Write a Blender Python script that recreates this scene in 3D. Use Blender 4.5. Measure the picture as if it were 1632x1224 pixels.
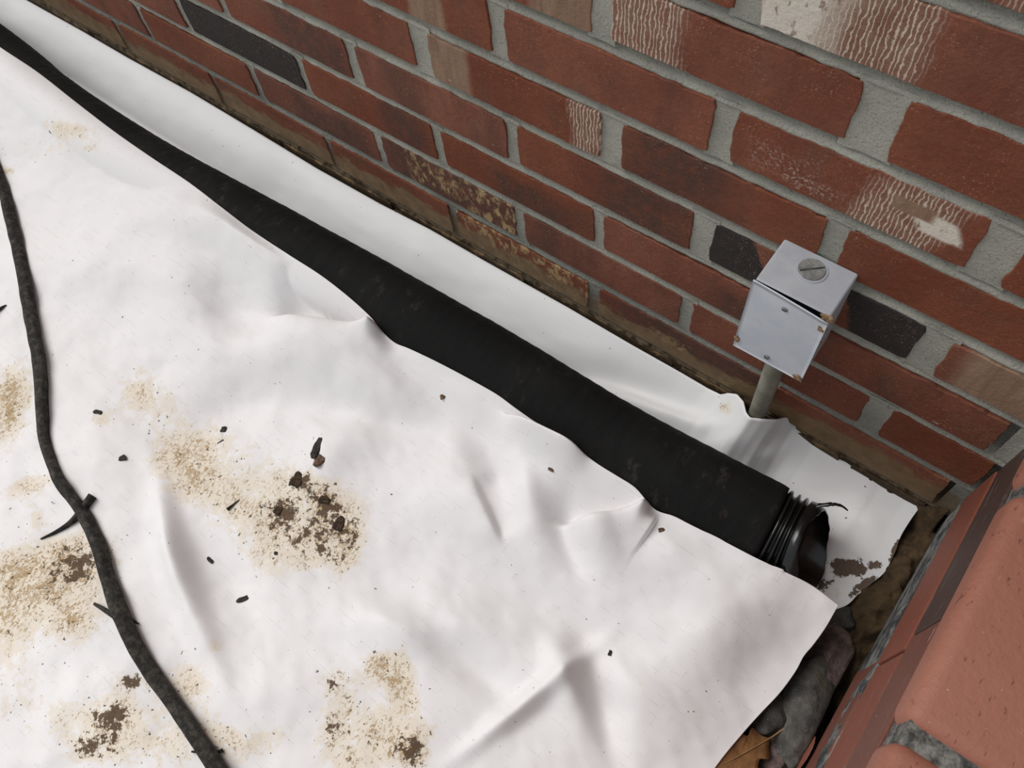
import bpy, bmesh, math, random
import numpy as np
from mathutils import Vector, Matrix

for o in list(bpy.data.objects): bpy.data.objects.remove(o)
SC = bpy.context.scene
COL = SC.collection
# ------------------------------------------------------------------ camera
# calibrated on the brick coursing: wall = plane y=0, z up, viewer on the -y side (metres)
F = 1341.22
CR = np.array([[0.8015, 0.5933, -0.0743], [0.4975, -0.7306, -0.4676], [-0.3317, 0.3378, -0.8808]])
u_, s_, v_ = np.linalg.svd(CR); CR = u_ @ v_
CC = np.array([0.1746, -0.4378, 0.8141])
cam_d = bpy.data.cameras.new('camera'); cam = bpy.data.objects.new('camera', cam_d); COL.objects.link(cam)
cam_d.sensor_width = 36.0; cam_d.lens = F / 1632 * 36.0; cam_d.clip_start = 0.01
cam.matrix_world = Matrix(((CR[0][0], -CR[1][0], -CR[2][0], CC[0]), (CR[0][1], -CR[1][1], -CR[2][1], CC[1]),
                           (CR[0][2], -CR[1][2], -CR[2][2], CC[2]), (0, 0, 0, 1)))
SC.camera = cam
# ------------------------------------------------------------------ light: overcast sky, soft bright side on the open yard
W = bpy.data.worlds.new('overcast_sky'); SC.world = W; W.use_nodes = True
W.node_tree.nodes['Background'].inputs[0].default_value = (0.93, 0.97, 1.0, 1)
W.node_tree.nodes['Background'].inputs[1].default_value = 0.54
sd = bpy.data.lights.new('veiled_sun', 'SUN'); sd.energy = 2.9; sd.angle = math.radians(44); sd.color = (1.0, 0.97, 0.94)
sun = bpy.data.objects.new('veiled_sun', sd); COL.objects.link(sun)
sun.rotation_euler = Vector((0.62, 0.08, -0.78)).to_track_quat('-Z', 'Y').to_euler()
SC.view_settings.view_transform = 'Standard'; SC.view_settings.look = 'None'
SC.view_settings.gamma = 1.0; SC.view_settings.use_curve_mapping = False
SC.view_settings.exposure = 0.0

# ------------------------------------------------------------------ measuring helpers
def ray(u, v): return CR.T @ np.array([(u - 816) / F, (v - 612) / F, 1.0])
def onZ(u, v, z): d = ray(u, v); return CC + d * (z - CC[2]) / d[2]
def onY(u, v, y): d = ray(u, v); return CC + d * (y - CC[1]) / d[1]
def hash2(i, j, s):
    n = (np.asarray(i, dtype=np.int64) * 374761393 + np.asarray(j, dtype=np.int64) * 668265263 + s * 982451653) & 0x7fffffff
    n = ((n ^ (n >> 13)) * 1274126177) & 0x7fffffff
    n = n ^ (n >> 16)
    return (n & 0xffff) / 65535.0
def vnoise(x, y, s=0):
    x = np.asarray(x, float); y = np.asarray(y, float)
    i = np.floor(x).astype(np.int64); j = np.floor(y).astype(np.int64)
    a = x - i; b = y - j; a = a * a * (3 - 2 * a); b = b * b * (3 - 2 * b)
    return ((hash2(i, j, s) * (1 - a) + hash2(i + 1, j, s) * a) * (1 - b) + (hash2(i, j + 1, s) * (1 - a) + hash2(i + 1, j + 1, s) * a) * b) * 2 - 1
def fbm(x, y, s=0, o=4):
    r = 0; a = 1
    for k in range(o): r = r + a * vnoise(x * 2 ** k, y * 2 ** k, s + k * 17); a *= .5
    return r
def catmull(pts, n):
    p = np.array(pts, float); d = np.r_[0, np.cumsum(np.linalg.norm(np.diff(p[:, :3], axis=0), axis=1))]
    t = np.linspace(0, d[-1], n); out = []
    q = np.vstack([2 * p[0] - p[1], p, 2 * p[-1] - p[-2]])
    for tt in t:
        k = min(max(np.searchsorted(d, tt) - 1, 0), len(p) - 2); u = (tt - d[k]) / max(d[k + 1] - d[k], 1e-9)
        a, b, c, e = q[k], q[k + 1], q[k + 2], q[k + 3]
        out.append(.5 * (2 * b + (c - a) * u + (2 * a - 5 * b + 4 * c - e) * u * u + (3 * b - a - 3 * c + e) * u ** 3))
    return np.array(out)
def linres(pts, n):
    p = np.array(pts, float); d = np.r_[0, np.cumsum(np.linalg.norm(np.diff(p, axis=0), axis=1))]
    t = np.linspace(0, d[-1], n); return np.array([np.interp(t, d, p[:, k]) for k in range(p.shape[1])]).T

# ------------------------------------------------------------------ object helpers
def link(o, parent=None):
    COL.objects.link(o)
    if parent is not None: o.parent = parent
    return o
def meshobj(name, verts, faces, mat, parent=None, smooth=True, loc=None, attrs=None):
    me = bpy.data.meshes.new(name); me.from_pydata([tuple(map(float, v)) for v in verts], [], faces); me.update()
    if smooth: me.shade_smooth()
    me.materials.append(mat)
    if attrs:
        for k, a in attrs.items():
            at = me.attributes.new(k, 'FLOAT', 'POINT'); at.data.foreach_set('value', np.asarray(a, np.float32))
    o = bpy.data.objects.new(name, me)
    if loc is not None: o.location = loc
    return link(o, parent)
def bmobj(name, bm, mat, parent=None, smooth=False, loc=None):
    me = bpy.data.meshes.new(name); bmesh.ops.recalc_face_normals(bm, faces=bm.faces); bm.to_mesh(me); bm.free()
    if smooth: me.shade_smooth()
    me.materials.append(mat); o = bpy.data.objects.new(name, me)
    if loc is not None: o.location = loc
    return link(o, parent)
def empty(name, loc): o = bpy.data.objects.new(name, None); o.empty_display_size = .02; o.location = loc; return link(o)
def tag(o, label=None, cat=None, group=None, kind=None):
    if label: o['label'] = label
    if cat: o['category'] = cat
    if group: o['group'] = group
    if kind: o['kind'] = kind
    return o
def gridfaces(n, m, wrap=False):
    f = []
    for i in range(n - 1):
        for j in range(m if wrap else m - 1):
            k = (j + 1) % m; f.append((i * m + j, i * m + k, (i + 1) * m + k, (i + 1) * m + j))
    return f
def rbox(bm, lo, hi, bev=0.0, seg=2):
    r = bmesh.ops.create_cube(bm, size=1.0); vs = r['verts']
    lo = Vector(lo); hi = Vector(hi)
    for v in vs: v.co = Vector((lo[k] + (v.co[k] + .5) * (hi[k] - lo[k]) for k in range(3)))
    if bev:
        es = list({e for v in vs for e in v.link_edges})
        bmesh.ops.bevel(bm, geom=es, offset=bev, segments=seg, affect='EDGES', profile=.5)
def frames(path):
    p = np.array(path); t = np.gradient(p, axis=0); t /= np.linalg.norm(t, axis=1)[:, None]
    up = np.array([0, 0, 1.0]); a = np.cross(t, up); a /= np.linalg.norm(a, axis=1)[:, None]; b = np.cross(a, t); return t, a, b
def sweep(path, rad, nseg, shape=None, cap=True):
    """rad: array; shape(i, angles)-> radial factor"""
    t, a, b = frames(path); th = np.linspace(0, 2 * math.pi, nseg, endpoint=False); V = []
    for i, p in enumerate(path):
        f = shape(i, th) if shape else np.ones(nseg)
        for k in range(nseg): V.append(p + rad[i] * f[k] * (math.cos(th[k]) * a[i] + math.sin(th[k]) * b[i]))
    Fc = gridfaces(len(path), nseg, True)
    if cap: Fc.append(tuple(range(nseg - 1, -1, -1))); n0 = (len(path) - 1) * nseg; Fc.append(tuple(range(n0, n0 + nseg)))
    return V, Fc

# ------------------------------------------------------------------ materials
class NT:
    def __init__(s, name):
        s.m = bpy.data.materials.new(name); s.m.use_nodes = True; s.t = s.m.node_tree; s.b = s.t.nodes['Principled BSDF']
        s.tc = s.t.nodes.new('ShaderNodeTexCoord'); s.geo = s.t.nodes.new('ShaderNodeNewGeometry')
    def n(s, ty, **kw):
        x = s.t.nodes.new('ShaderNode' + ty)
        for k, v in kw.items(): setattr(x, k, v)
        return x
    def put(s, sock, v):
        if isinstance(v, bpy.types.NodeSocket): s.t.links.new(v, sock)
        elif isinstance(v, (tuple, list)) and len(v) == 3 and sock.type == 'RGBA': sock.default_value = (*v, 1)
        else: sock.default_value = v
    def math(s, op, a, b=None, c=None, clamp=False):
        x = s.n('Math', operation=op, use_clamp=clamp); s.put(x.inputs[0], a)
        if b is not None: s.put(x.inputs[1], b)
        if c is not None: s.put(x.inputs[2], c)
        return x.outputs[0]
    def mix(s, f, a, b):
        x = s.n('Mix', data_type='RGBA'); s.put(x.inputs[0], f); s.put(x.inputs[6], a); s.put(x.inputs[7], b); return x.outputs[2]
    def ss(s, v, lo, hi, a=0.0, b=1.0):
        x = s.n('MapRange', interpolation_type='SMOOTHSTEP'); s.put(x.inputs[0], v); s.put(x.inputs[1], lo); s.put(x.inputs[2], hi); s.put(x.inputs[3], a); s.put(x.inputs[4], b); return x.outputs[0]
    def vmap(s, vec, scale=(1, 1, 1), loc=(0, 0, 0), rot=(0, 0, 0)):
        x = s.n('Mapping'); s.put(x.inputs[0], vec); x.inputs[1].default_value = loc; x.inputs[2].default_value = rot; x.inputs[3].default_value = scale; return x.outputs[0]
    def noise(s, vec, scale, detail=4, rough=.55, dist=0.0):
        x = s.n('TexNoise'); s.put(x.inputs['Vector'], vec); x.inputs['Scale'].default_value = scale; x.inputs['Detail'].default_value = detail
        x.inputs['Roughness'].default_value = rough; x.inputs['Distortion'].default_value = dist; return x.outputs[0]
    def voro(s, vec, scale, out='Distance'):
        x = s.n('TexVoronoi'); s.put(x.inputs['Vector'], vec); x.inputs['Scale'].default_value = scale; return x.outputs[out]
    def xyz(s, vec): x = s.n('SeparateXYZ'); s.put(x.inputs[0], vec); return x.outputs
    def attr(s, name, ty='GEOMETRY'): x = s.n('Attribute', attribute_type=ty, attribute_name=name); return x.outputs['Fac']
    def bump(s, h, dist=.001, strength=1.0, normal=None):
        x = s.n('Bump'); s.put(x.inputs['Height'], h); x.inputs['Distance'].default_value = dist; x.inputs['Strength'].default_value = strength
        if normal is not None: s.put(x.inputs['Normal'], normal)
        return x.outputs[0]
    def done(s, col=None, rough=None, normal=None, spec=None, metal=None):
        if col is not None: s.put(s.b.inputs['Base Color'], col)
        if rough is not None: s.put(s.b.inputs['Roughness'], rough)
        if normal is not None: s.put(s.b.inputs['Normal'], normal)
        if spec is not None: s.put(s.b.inputs['Specular IOR Level'], spec)
        if metal is not None: s.put(s.b.inputs['Metallic'], metal)
        return s.m
def soiled(t, col, amount=1.0):
    """splash-back mud on the lowest courses"""
    P = t.geo.outputs['Position']; z = t.xyz(P)[2]
    streak = t.noise(t.vmap(P, (1, 1, 2.2), rot=(0, .5, 0)), 30, 6, .62)
    big = t.noise(P, 7, 3)
    m = t.math('ADD', t.ss(z, .085, .0, -.42, .44), t.math('ADD', streak, t.math('MULTIPLY', big, .55)))
    f1 = t.math('MULTIPLY', t.ss(m, .82, 1.0), .9 * amount)
    col = t.mix(f1, col, t.mix(t.noise(P, 55, 4), (.085, .052, .026), (.33, .225, .115)))
    f2 = t.math('MULTIPLY', t.ss(t.math('ADD', t.ss(z, .03, -.03, -.3, .5), t.noise(P, 70, 5)), .62, .8), .9)
    return t.mix(f2, col, t.mix(t.noise(P, 160, 3), (.018, .012, .007), (.075, .048, .024)))
def patchmask(t, x, z, cx, cz, rx, rz, nz, rag=.35, soft=.12):
    ax = t.math('DIVIDE', t.math('ABSOLUTE', t.math('SUBTRACT', x, cx)), rx); az = t.math('DIVIDE', t.math('ABSOLUTE', t.math('SUBTRACT', z, cz)), rz)
    d = t.math('SUBTRACT', 1.0, t.math('SMOOTH_MAX', ax, az, .3))
    d = t.math('ADD', d, t.math('MULTIPLY', t.math('SUBTRACT', nz, .5), rag * 2))
    return t.ss(d, -soft, soft)
def brick_mat(name, base=(.178, .050, .026), dark=.68, patches=(), dirt=1.0):
    t = NT(name); P = t.geo.outputs['Position']; O = t.tc.outputs['Object']; x, y, z = t.xyz(O)
    tone = t.attr('tone', 'OBJECT')
    c = t.mix(t.ss(t.noise(P, 11, 6, .65), .36, .66), base, (base[0] * 1.3, base[1] * 1.55, base[2] * 1.6))
    c = t.mix(t.math('MULTIPLY', t.ss(t.noise(t.vmap(P, (1, 1, .6), loc=(3, 0, 1)), 19, 5, .65), .50, .72), .55), c, (.13, .07, .045))
    c = t.mix(t.math('MULTIPLY', t.ss(t.noise(P, 160, 5, .7), .40, .68), .38), c, (.125, .042, .022))
    fl = t.ss(t.math('ADD', t.noise(t.vmap(P, (1, 1, .35)), 16, 4, .6), t.math('MULTIPLY', tone, .35)), .50, .78)
    c = t.mix(t.math('MULTIPLY', fl, dark), c, (.072, .031, .020))
    tn = t.n('HueSaturation'); t.put(tn.inputs['Color'], c); t.put(tn.inputs['Value'], t.math('ADD', 1.02, t.math('MULTIPLY', tone, .22))); t.put(tn.inputs['Saturation'], t.math('ADD', 1.0, t.math('MULTIPLY', tone, -.12))); c = tn.outputs[0]
    nz = t.noise(P, 75, 5, .65); nlo = t.noise(P, 24, 3)
    X0, Z0 = x, z
    for (ty, cx, cz, rx, rz, *an) in patches:
        x, z = X0, Z0
        if an:
            x = t.math('SUBTRACT', X0, t.math('MULTIPLY', Z0, math.tan(an[0])))
        if ty == 'black': mk = patchmask(t, x, z, cx, cz, rx, rz, nz, .22, .06); pc = t.mix(t.noise(P, 120, 4), (.016, .013, .012), (.038, .03, .027))
        elif ty == 'dusk': mk = t.math('MULTIPLY', patchmask(t, x, z, cx, cz, rx, rz, nlo, .8, .5), t.ss(nz, .3, .6, .35, .85)); pc = t.mix(t.noise(P, 300, 4, .7), (.034, .018, .013), (.10, .050, .036))
        elif ty == 'splash': mk = t.math('MULTIPLY', patchmask(t, x, z, cx, cz, rx, rz, nlo, .8, .4), t.ss(t.noise(t.vmap(P, (1, 1, .6), rot=(0, -.6, 0)), 110, 6, .72), .47, .60)); pc = (.42, .29, .14)
        elif ty == 'tan': mk = patchmask(t, x, z, cx, cz, rx, rz, nlo, .2, .2); pc = t.mix(t.noise(t.vmap(P, (1, 1, .12)), 160, 3), (.15, .08, .05), (.36, .24, .155))
        elif ty == 'crackle':
            w = t.n('TexWave', wave_type='BANDS', bands_direction='X'); t.put(w.inputs['Vector'], t.vmap(O, (1, 1, .55)))
            w.inputs['Scale'].default_value = 92; w.inputs['Distortion'].default_value = 7; w.inputs['Detail'].default_value = 4; w.inputs['Detail Scale'].default_value = 1.6; w.inputs['Detail Roughness'].default_value = .6
            mk = patchmask(t, x, z, cx, cz, rx, rz, nlo, .5, .25); line = t.math('MULTIPLY', t.ss(w.outputs[1], .68, 1.0, 0, .85), t.ss(nz, .25, .55, .45, 1))
            pc = t.mix(line, t.mix(nz, (.20, .105, .07), (.33, .215, .15)), (.66, .56, .47))
            mk = t.math('MULTIPLY', mk, t.ss(t.math('ADD', line, nz), .35, .8, .45, 1))
        elif ty == 'white': mk = patchmask(t, x, z, cx, cz, rx, rz, nlo, .45, .2); pc = t.mix(t.ss(t.noise(t.vmap(P, (1, 1, .5)), 200, 4), .32, .42), (.3, .22, .17), t.mix(nz, (.60, .53, .44), (.74, .69, .61)))
        else: mk = t.math('MULTIPLY', patchmask(t, x, z, cx, cz, rx, rz, nlo, .9, .5), t.ss(t.noise(P, 380, 6, .75), .48, .72, 0, .75)); pc = (.6, .49, .39)
        c = t.mix(mk, c, pc)
    sp = t.math('MULTIPLY', t.ss(t.noise(P, 700, 3, .6), .58, .72), t.ss(nlo, .40, .62, .10, .75))
    c = t.mix(sp, c, (.42, .27, .20))
    pit = t.ss(t.noise(P, 420, 2), .27, .2); c = t.mix(t.math('MULTIPLY', pit, .55), c, (.03, .012, .01))
    scr = t.math('MULTIPLY', t.ss(t.noise(t.vmap(P, (.6, 1, 1.6)), 150, 3, .6), .69, .75), t.ss(t.noise(P, 13, 2), .5, .65)); c = t.mix(t.math('MULTIPLY', scr, .8), c, (.62, .5, .41))
    c = soiled(t, c, dirt)
    h = t.math('ADD', t.noise(P, 260, 5, .65), t.math('MULTIPLY', t.noise(P, 50, 3), .3))
    return t.done(c, t.ss(nlo, .2, .8, .62, .85), t.bump(h, .0016, .75), .3)
def mortar_mat():
    t = NT('mortar'); P = t.geo.outputs['Position']
    c = t.mix(t.ss(t.noise(P, 15, 4), .35, .7), (.37, .365, .315), (.49, .48, .415))
    c = t.mix(t.math('MULTIPLY', t.ss(t.noise(P, 520, 3, .7), .56, .68), .6), c, (.17, .165, .15))
    c = t.mix(t.math('MULTIPLY', t.ss(t.noise(P, 640, 2), .66, .74), .7), c, (.62, .60, .55))
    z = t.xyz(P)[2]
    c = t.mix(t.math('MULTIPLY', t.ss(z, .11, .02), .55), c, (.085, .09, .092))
    c = soiled(t, c, .8)
    return t.done(c, .92, t.bump(t.noise(P, 430, 4, .7), .0035, .9), .2)
def stoop_mortar():
    t = NT('stoop_mortar'); P = t.geo.outputs['Position']
    c = t.mix(t.ss(t.noise(t.vmap(P, (1, .6, 1.1)), 70, 6, .7), .38, .62), (.035, .037, .04), (.25, .245, .23))
    return t.done(c, .85, t.bump(t.noise(P, 260, 5, .7), .002, .8), .3)
def paver_mat(name, a, b, marks=True):
    t = NT(name); P = t.geo.outputs['Position']
    c = t.mix(t.noise(P, 12, 4), a, b)
    if marks:
        m = t.math('MULTIPLY', t.ss(t.noise(t.vmap(P, (3.2, 1, 1), rot=(0, 0, .5)), 90, 3, .6), .62, .72), .7); c = t.mix(m, c, (.085, .034, .022))
    c = t.mix(t.math('MULTIPLY', t.ss(t.noise(P, 300, 2), .72, .78), .7), c, (.5, .33, .25))
    c = t.mix(t.math('MULTIPLY', t.ss(t.noise(t.vmap(P, (1, .3, 2.4)), 95, 3), .70, .76), .8), c, (.55, .45, .38))
    if not marks: c = t.mix(t.math('MULTIPLY', t.ss(t.noise(t.vmap(P, (1, .22, 1.3)), 85, 6, .7), .57, .70), .75), c, t.mix(t.noise(P, 200, 3), (.05, .05, .05), (.24, .23, .21)))
    return t.done(c, .6, t.bump(t.math('ADD', t.noise(P, 210, 5), t.noise(P, 30, 3)), .0012, .6), .35)
def sheet_mat(name, weave=1.0, base=(.775, .76, .765)):
    t = NT(name); P = t.geo.outputs['Position']; st = t.attr('stain'); md = t.attr('mud')
    V = t.vmap(P, (1, 1, 1), rot=(0, 0, math.radians(2)))
    br = t.n('TexBrick', offset=.5, squash=1.0); t.put(br.inputs['Vector'], V); br.inputs['Scale'].default_value = 1.0
    br.inputs['Mortar Size'].default_value = .00035; br.inputs['Mortar Smooth'].default_value = .6; br.inputs['Brick Width'].default_value = .022; br.inputs['Row Height'].default_value = .0085; br.inputs['Bias'].default_value = 0
    line = t.math('MULTIPLY', br.outputs['Fac'], t.ss(t.noise(t.vmap(P, (.6, 1, 1)), 130, 2), .50, .66))
    c = t.mix(t.math('MULTIPLY', line, .17 * weave), base, (.50, .48, .47))
    c = t.mix(t.math('MULTIPLY', t.ss(t.noise(P, 6, 3), .3, .7), .35), c, (base[0] * .93, base[1] * .915, base[2] * .905))
    sc = t.math('MULTIPLY', t.ss(t.noise(t.vmap(P, (1, 3, 1)), 260, 2), .74, .80), .35); c = t.mix(sc, c, (.33, .30, .27))
    n1 = t.noise(P, 34, 8, .68, .6); n2 = t.noise(P, 120, 6, .7, .5); n3 = t.noise(t.vmap(P, (1.6, 1, 1), rot=(0, 0, .6)), 210, 5, .75, 1.0); n4 = t.noise(P, 330, 3, .6)
    def cs(n, k): return t.math('MULTIPLY', t.math('SUBTRACT', n, .5), k)
    A = cs(n1, 3.0); B = cs(n2, 3.0); C3 = cs(n3, 3.0); D4 = cs(n4, 3.0)
    film = t.ss(t.math('ADD', t.math('MULTIPLY', st, 1.5), t.math('ADD', t.math('MULTIPLY', A, .75), t.math('MULTIPLY', B, .55))), .72, 1.05)
    c = t.mix(t.math('MULTIPLY', film, t.ss(st, .3, 1.0, .30, .66)), c, (.74, .63, .46))
    gr = t.ss(t.math('ADD', t.math('MULTIPLY', st, 1.2), t.math('ADD', t.math('MULTIPLY', A, .50), t.math('MULTIPLY', C3, .95))), 1.05, 1.30)
    c = t.mix(t.math('MULTIPLY', gr, .8), c, t.mix(n2, (.19, .10, .028), (.54, .35, .13)))
    dk = t.ss(t.math('ADD', t.math('MULTIPLY', md, 1.35), t.math('ADD', t.math('MULTIPLY', B, .62), t.math('ADD', t.math('MULTIPLY', A, .35), t.math('MULTIPLY', D4, .22)))), 0.99, 1.09)
    c = t.mix(t.math('MULTIPLY', dk, .95), c, t.mix(n4, (.045, .026, .014), (.14, .085, .048)))
    fl = t.math('MULTIPLY', t.ss(t.math('ADD', t.noise(P, 210, 2, .5), t.math('MULTIPLY', st, .10)), .755, .78), .9); c = t.mix(fl, c, (.09, .07, .055))
    rough = t.math('ADD', t.math('MULTIPLY', t.math('MAXIMUM', film, dk), .3), .5)
    h = t.math('ADD', t.math('MULTIPLY', line, .3 * weave), t.math('ADD', t.math('MULTIPLY', t.noise(P, 55, 3), .3), t.math('ADD', t.math('MULTIPLY', dk, 1.6), t.math('MULTIPLY', gr, .25))))
    return t.done(c, rough, t.bump(h, .0011, .55), .22)
def simple(name, a, b, scale=80, rough=.7, bump=.0006, bscale=200, spec=.4, metal=0.0):
    t = NT(name); O = t.tc.outputs['Object']
    return t.done(t.mix(t.ss(t.noise(O, scale, 5, .65), .35, .68), a, b), rough, t.bump(t.noise(O, bscale, 5, .65), bump, .8), spec, metal)

M_MORTAR = mortar_mat(); M_SMORT = stoop_mortar()
M_BRICK = brick_mat('fired_brick')
# ------------------------------------------------------------------ the brick wall
L = .2032; H = .062435; BJ = .0125   # module length, course height, bed joint
XR = .305                            # inner corner with the stoop
rng = random.Random(4)
def brick_mesh(w, h, seed, d=.012, rag=1.0):
    r = random.Random(seed); pts = []; hw, hh = w / 2, h / 2; c = .0014
    def side(p, q, n, amp, nrm, off):
        for k in range(n):
            t = k / n; e = (fbm(np.array(t * n * .45 + seed * 1.7), np.array(off + seed * .31), 3, 2) * amp + r.uniform(-1, 1) * amp * .45 + amp * .5 * vnoise(np.array(t * 3 + seed), np.array(off * 2.1), 4))
            pts.append((p[0] + (q[0] - p[0]) * t + nrm[0] * float(e), p[1] + (q[1] - p[1]) * t + nrm[1] * float(e)))
    n = max(6, int(w / .0042)); m = 10
    side((-hw + c, -hh), (hw - c, -hh), n, .0004 * rag, (0, 1), 1); side((hw, -hh + c), (hw, hh - c), m, .0010 * rag, (1, 0), 5)
    side((hw - c, hh), (-hw + c, hh), n, .0010 * rag, (0, 1), 9); side((-hw, hh - c), (-hw, -hh + c), m, .0010 * rag, (1, 0), 13)
    N = len(pts); V = []
    for (yy, s) in ((d, 0), (.0005, 0), (0.0, .0005)):
        for (x, z) in pts:
            k = math.hypot(x / hw, z / hh) + 1e-9
            V.append((x - s * math.copysign(min(1, abs(x) / (hw - .006)) ** 8, x), yy, z - s * math.copysign(min(1, abs(z) / (hh - .004)) ** 6, z)))
    Fc = []
    for i in range(2):
        for k in range(N): l = (k + 1) % N; Fc.append((i * N + k, (i + 1) * N + k, (i + 1) * N + l, i * N + l)[::-1])
    Fc.append(tuple(range(2 * N, 3 * N)))
    return V, Fc
# head joints measured per course (metres along the wall) with their widths
joints = {c: {} for c in range(-1, 11)}
meas = {0: {-.5: (-.1087, .015), -1.5: (-.3062, .010), -2.5: (-.5046, .010), -3.5: (-.7138, .010)},
        1: {0: (0, .0135), -1: (-.2045, .0125), -2: (-.405, .0125), -3: (-.611, .011), -4: (-.8217, .011), 1: (.1995, .022)},
        2: {-.5: (-.1046, .0115), -1.5: (-.3057, .0125), -2.5: (-.504, .012), -3.5: (-.7092, .011)},
        3: {0: (.0008, .020), -1: (-.2042, .0135), -2: (-.4068, .016), -3: (-.609, .012), 1: (.2058, .023)},
        4: {-.5: (-.0944, .021), -1.5: (-.3025, .022), .5: (.1045, .016)},
        5: {0: (.0008, .018), -1: (-.2068, .0165), 1: (.204, .026)},
        6: {-.5: (-.107, .017), .5: (.100, .030)}, 7: {0: (.0015, .018)}}
for c in joints:
    for k in range(-9, 5):
        h = k + (0 if c % 2 else .5)
        joints[c][h] = meas.get(c, {}).get(h, (h * L + rng.uniform(-.003, .003), rng.uniform(.011, .016)))
wall = None
mv = []; mf = []
def add_grid(fn, n, m):
    b0 = len(mv)
    for i in range(n):
        for j in range(m): mv.append(fn(i / (n - 1), j / (m - 1)))
    for i in range(n - 1):
        for j in range(m - 1): mf.append((b0 + i * m + j, b0 + i * m + j + 1, b0 + (i + 1) * m + j + 1, b0 + (i + 1) * m + j))
XL, XE = -1.95, .95
def bedz(c, x): return c * H + .0016 * float(fbm(np.array(x * 4.0), np.array(c * 3.3), 7, 2))
def bed(c):
    def fn(s, t):   # t 0 = top edge under the upper brick, 1 = lower edge lapping the lower brick
        x = XL + (XE - XL) * s; z = bedz(c, x) + (BJ / 2 + .002) * (1 - 2 * t)
        y = .0095 - .0092 * min(1, max(0, (t - .10) / .62)) ** .75 + .0006 * float(vnoise(np.array(x * 260), np.array(t * 6 + c * 9), 5)) + .0004 * float(vnoise(np.array(x * 110), np.array(c * 9.0), 6))
        if t > .97: y += .004
        return (x, y, z)
    return fn
for c in range(-1, 12): add_grid(bed(c), 420, 9)
for c in joints:
    for h, (x, w) in joints[c].items():
        def fn(s, t, x=x, w=w, c=c):
            xx = x + (s - .5) * (w + .007); z = c * H + .002 + t * (H - .004)
            return (xx, .0001 + .0008 * math.sin(math.pi * s) + .0005 * float(vnoise(np.array(xx * 300), np.array(z * 300), 8)), z)
        add_grid(fn, 6, 12)
# core of the wall, with the upper storey above the built bricks
b0 = len(mv)
for (x, z) in ((XL, -.3), (XE, -.3), (XE, 11 * H + .02), (XL, 11 * H + .02)): mv.append((x, .0085, z))
for (x, z) in ((XL, -.3), (XE, -.3), (XE, 11 * H + .02), (XL, 11 * H + .02)): mv.append((x, .20, z))
mf += [(b0, b0 + 1, b0 + 2, b0 + 3), (b0 + 4, b0 + 7, b0 + 6, b0 + 5), (b0, b0 + 3, b0 + 7, b0 + 4), (b0 + 1, b0 + 5, b0 + 6, b0 + 2), (b0 + 3, b0 + 2, b0 + 6, b0 + 7), (b0, b0 + 4, b0 + 5, b0 + 1)]
wall = meshobj('wall_back', mv, mf, M_MORTAR); tag(wall, 'red brick house wall with grey sandy mortar joints', kind='structure')
t = NT('far_brick'); bt = t.n('TexBrick', offset=.5); t.put(bt.inputs['Vector'], t.vmap(t.geo.outputs['Position'], rot=(math.radians(90), 0, 0)))
bt.inputs['Scale'].default_value = 1; bt.inputs['Brick Width'].default_value = L; bt.inputs['Row Height'].default_value = H; bt.inputs['Mortar Size'].default_value = .006
t.put(bt.inputs['Color1'], (.20, .05, .03)); t.put(bt.inputs['Color2'], (.13, .04, .028)); t.put(bt.inputs['Mortar'], (.29, .285, .26))
M_FAR = t.done(bt.outputs[0], .8)
bm = bmesh.new(); rbox(bm, (XL, .002, 11 * H + .021), (XE, .2, 2.7)); tag(bmobj('wall_upper', bm, M_FAR), 'upper part of the red brick wall', kind='structure')

# bricks with a special face (local metres, x right, z up from the brick's centre)
special = {(2, -3.5): [('black', 0, 0, .2, .1)], (3, 0): [('black', -.078, 0, .036, .06, -.5), ('black', .080, -.002, .046, .035, -.35)],
           (4, -1.5): [('tan', -.075, 0, .028, .06)], (4, -.5 - 1): [('tan', -.072, 0, .026, .06)],
           (7, 0): [('white', -.068, 0, .028, .06), ('crackle', -.025, 0, .03, .06)], (6, -.5): [('crackle', -.066, 0, .030, .06)],
           (6, -1.5): [('tan', .062, 0, .028, .06)], (5, 0): [('eff', -.05, -.006, .022, .012), ('eff', -.02, -.014, .022, .007), ('crackle', .043, -.002, .030, .030, .35), ('white', .064, .000, .016, .009, -.45), ('tan', .045, .007, .014, .006)],
           (3, 1): [('tan', -.035, 0, .04, .06)], (8, 0.5): [('crackle', -.02, 0, .05, .06)], (5, -2): [('tan', .02, 0, .02, .05)],
           (2, -1.5): [('tan', .085, -.005, .012, .02)], (1, -2): [('dusk', .0, .0, .13, .06), ('splash', -.02, .004, .03, .02), ('splash', .065, -.004, .04, .05)], (0, -1.5): [('splash', .0, 0, .09, .04)], (4, -.5): [('dusk', -.03, .01, .05, .04)], (2, -.5): [('dusk', .06, -.01, .035, .02)], (3, -1): [('dusk', .04, .0, .05, .04)], (2, -1.5): [('dusk', .02, -.01, .05, .02)], (0, -.5): [('dusk', .04, 0, .12, .06), ('splash', -.01, .0, .02, .008)], (2, -2.5): [('dusk', .05, 0, .03, .06)], (1, -3): [('dusk', .02, -.01, .06, .03)]}
special[(4, -1.5)] = [('tan', -.071, 0, .024, .06), ('crackle', .082, -.002, .018, .05)]
special[(3, -3)] = [('dusk', .046, .004, .055, .06)]
mats = {}
nb = 0
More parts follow.
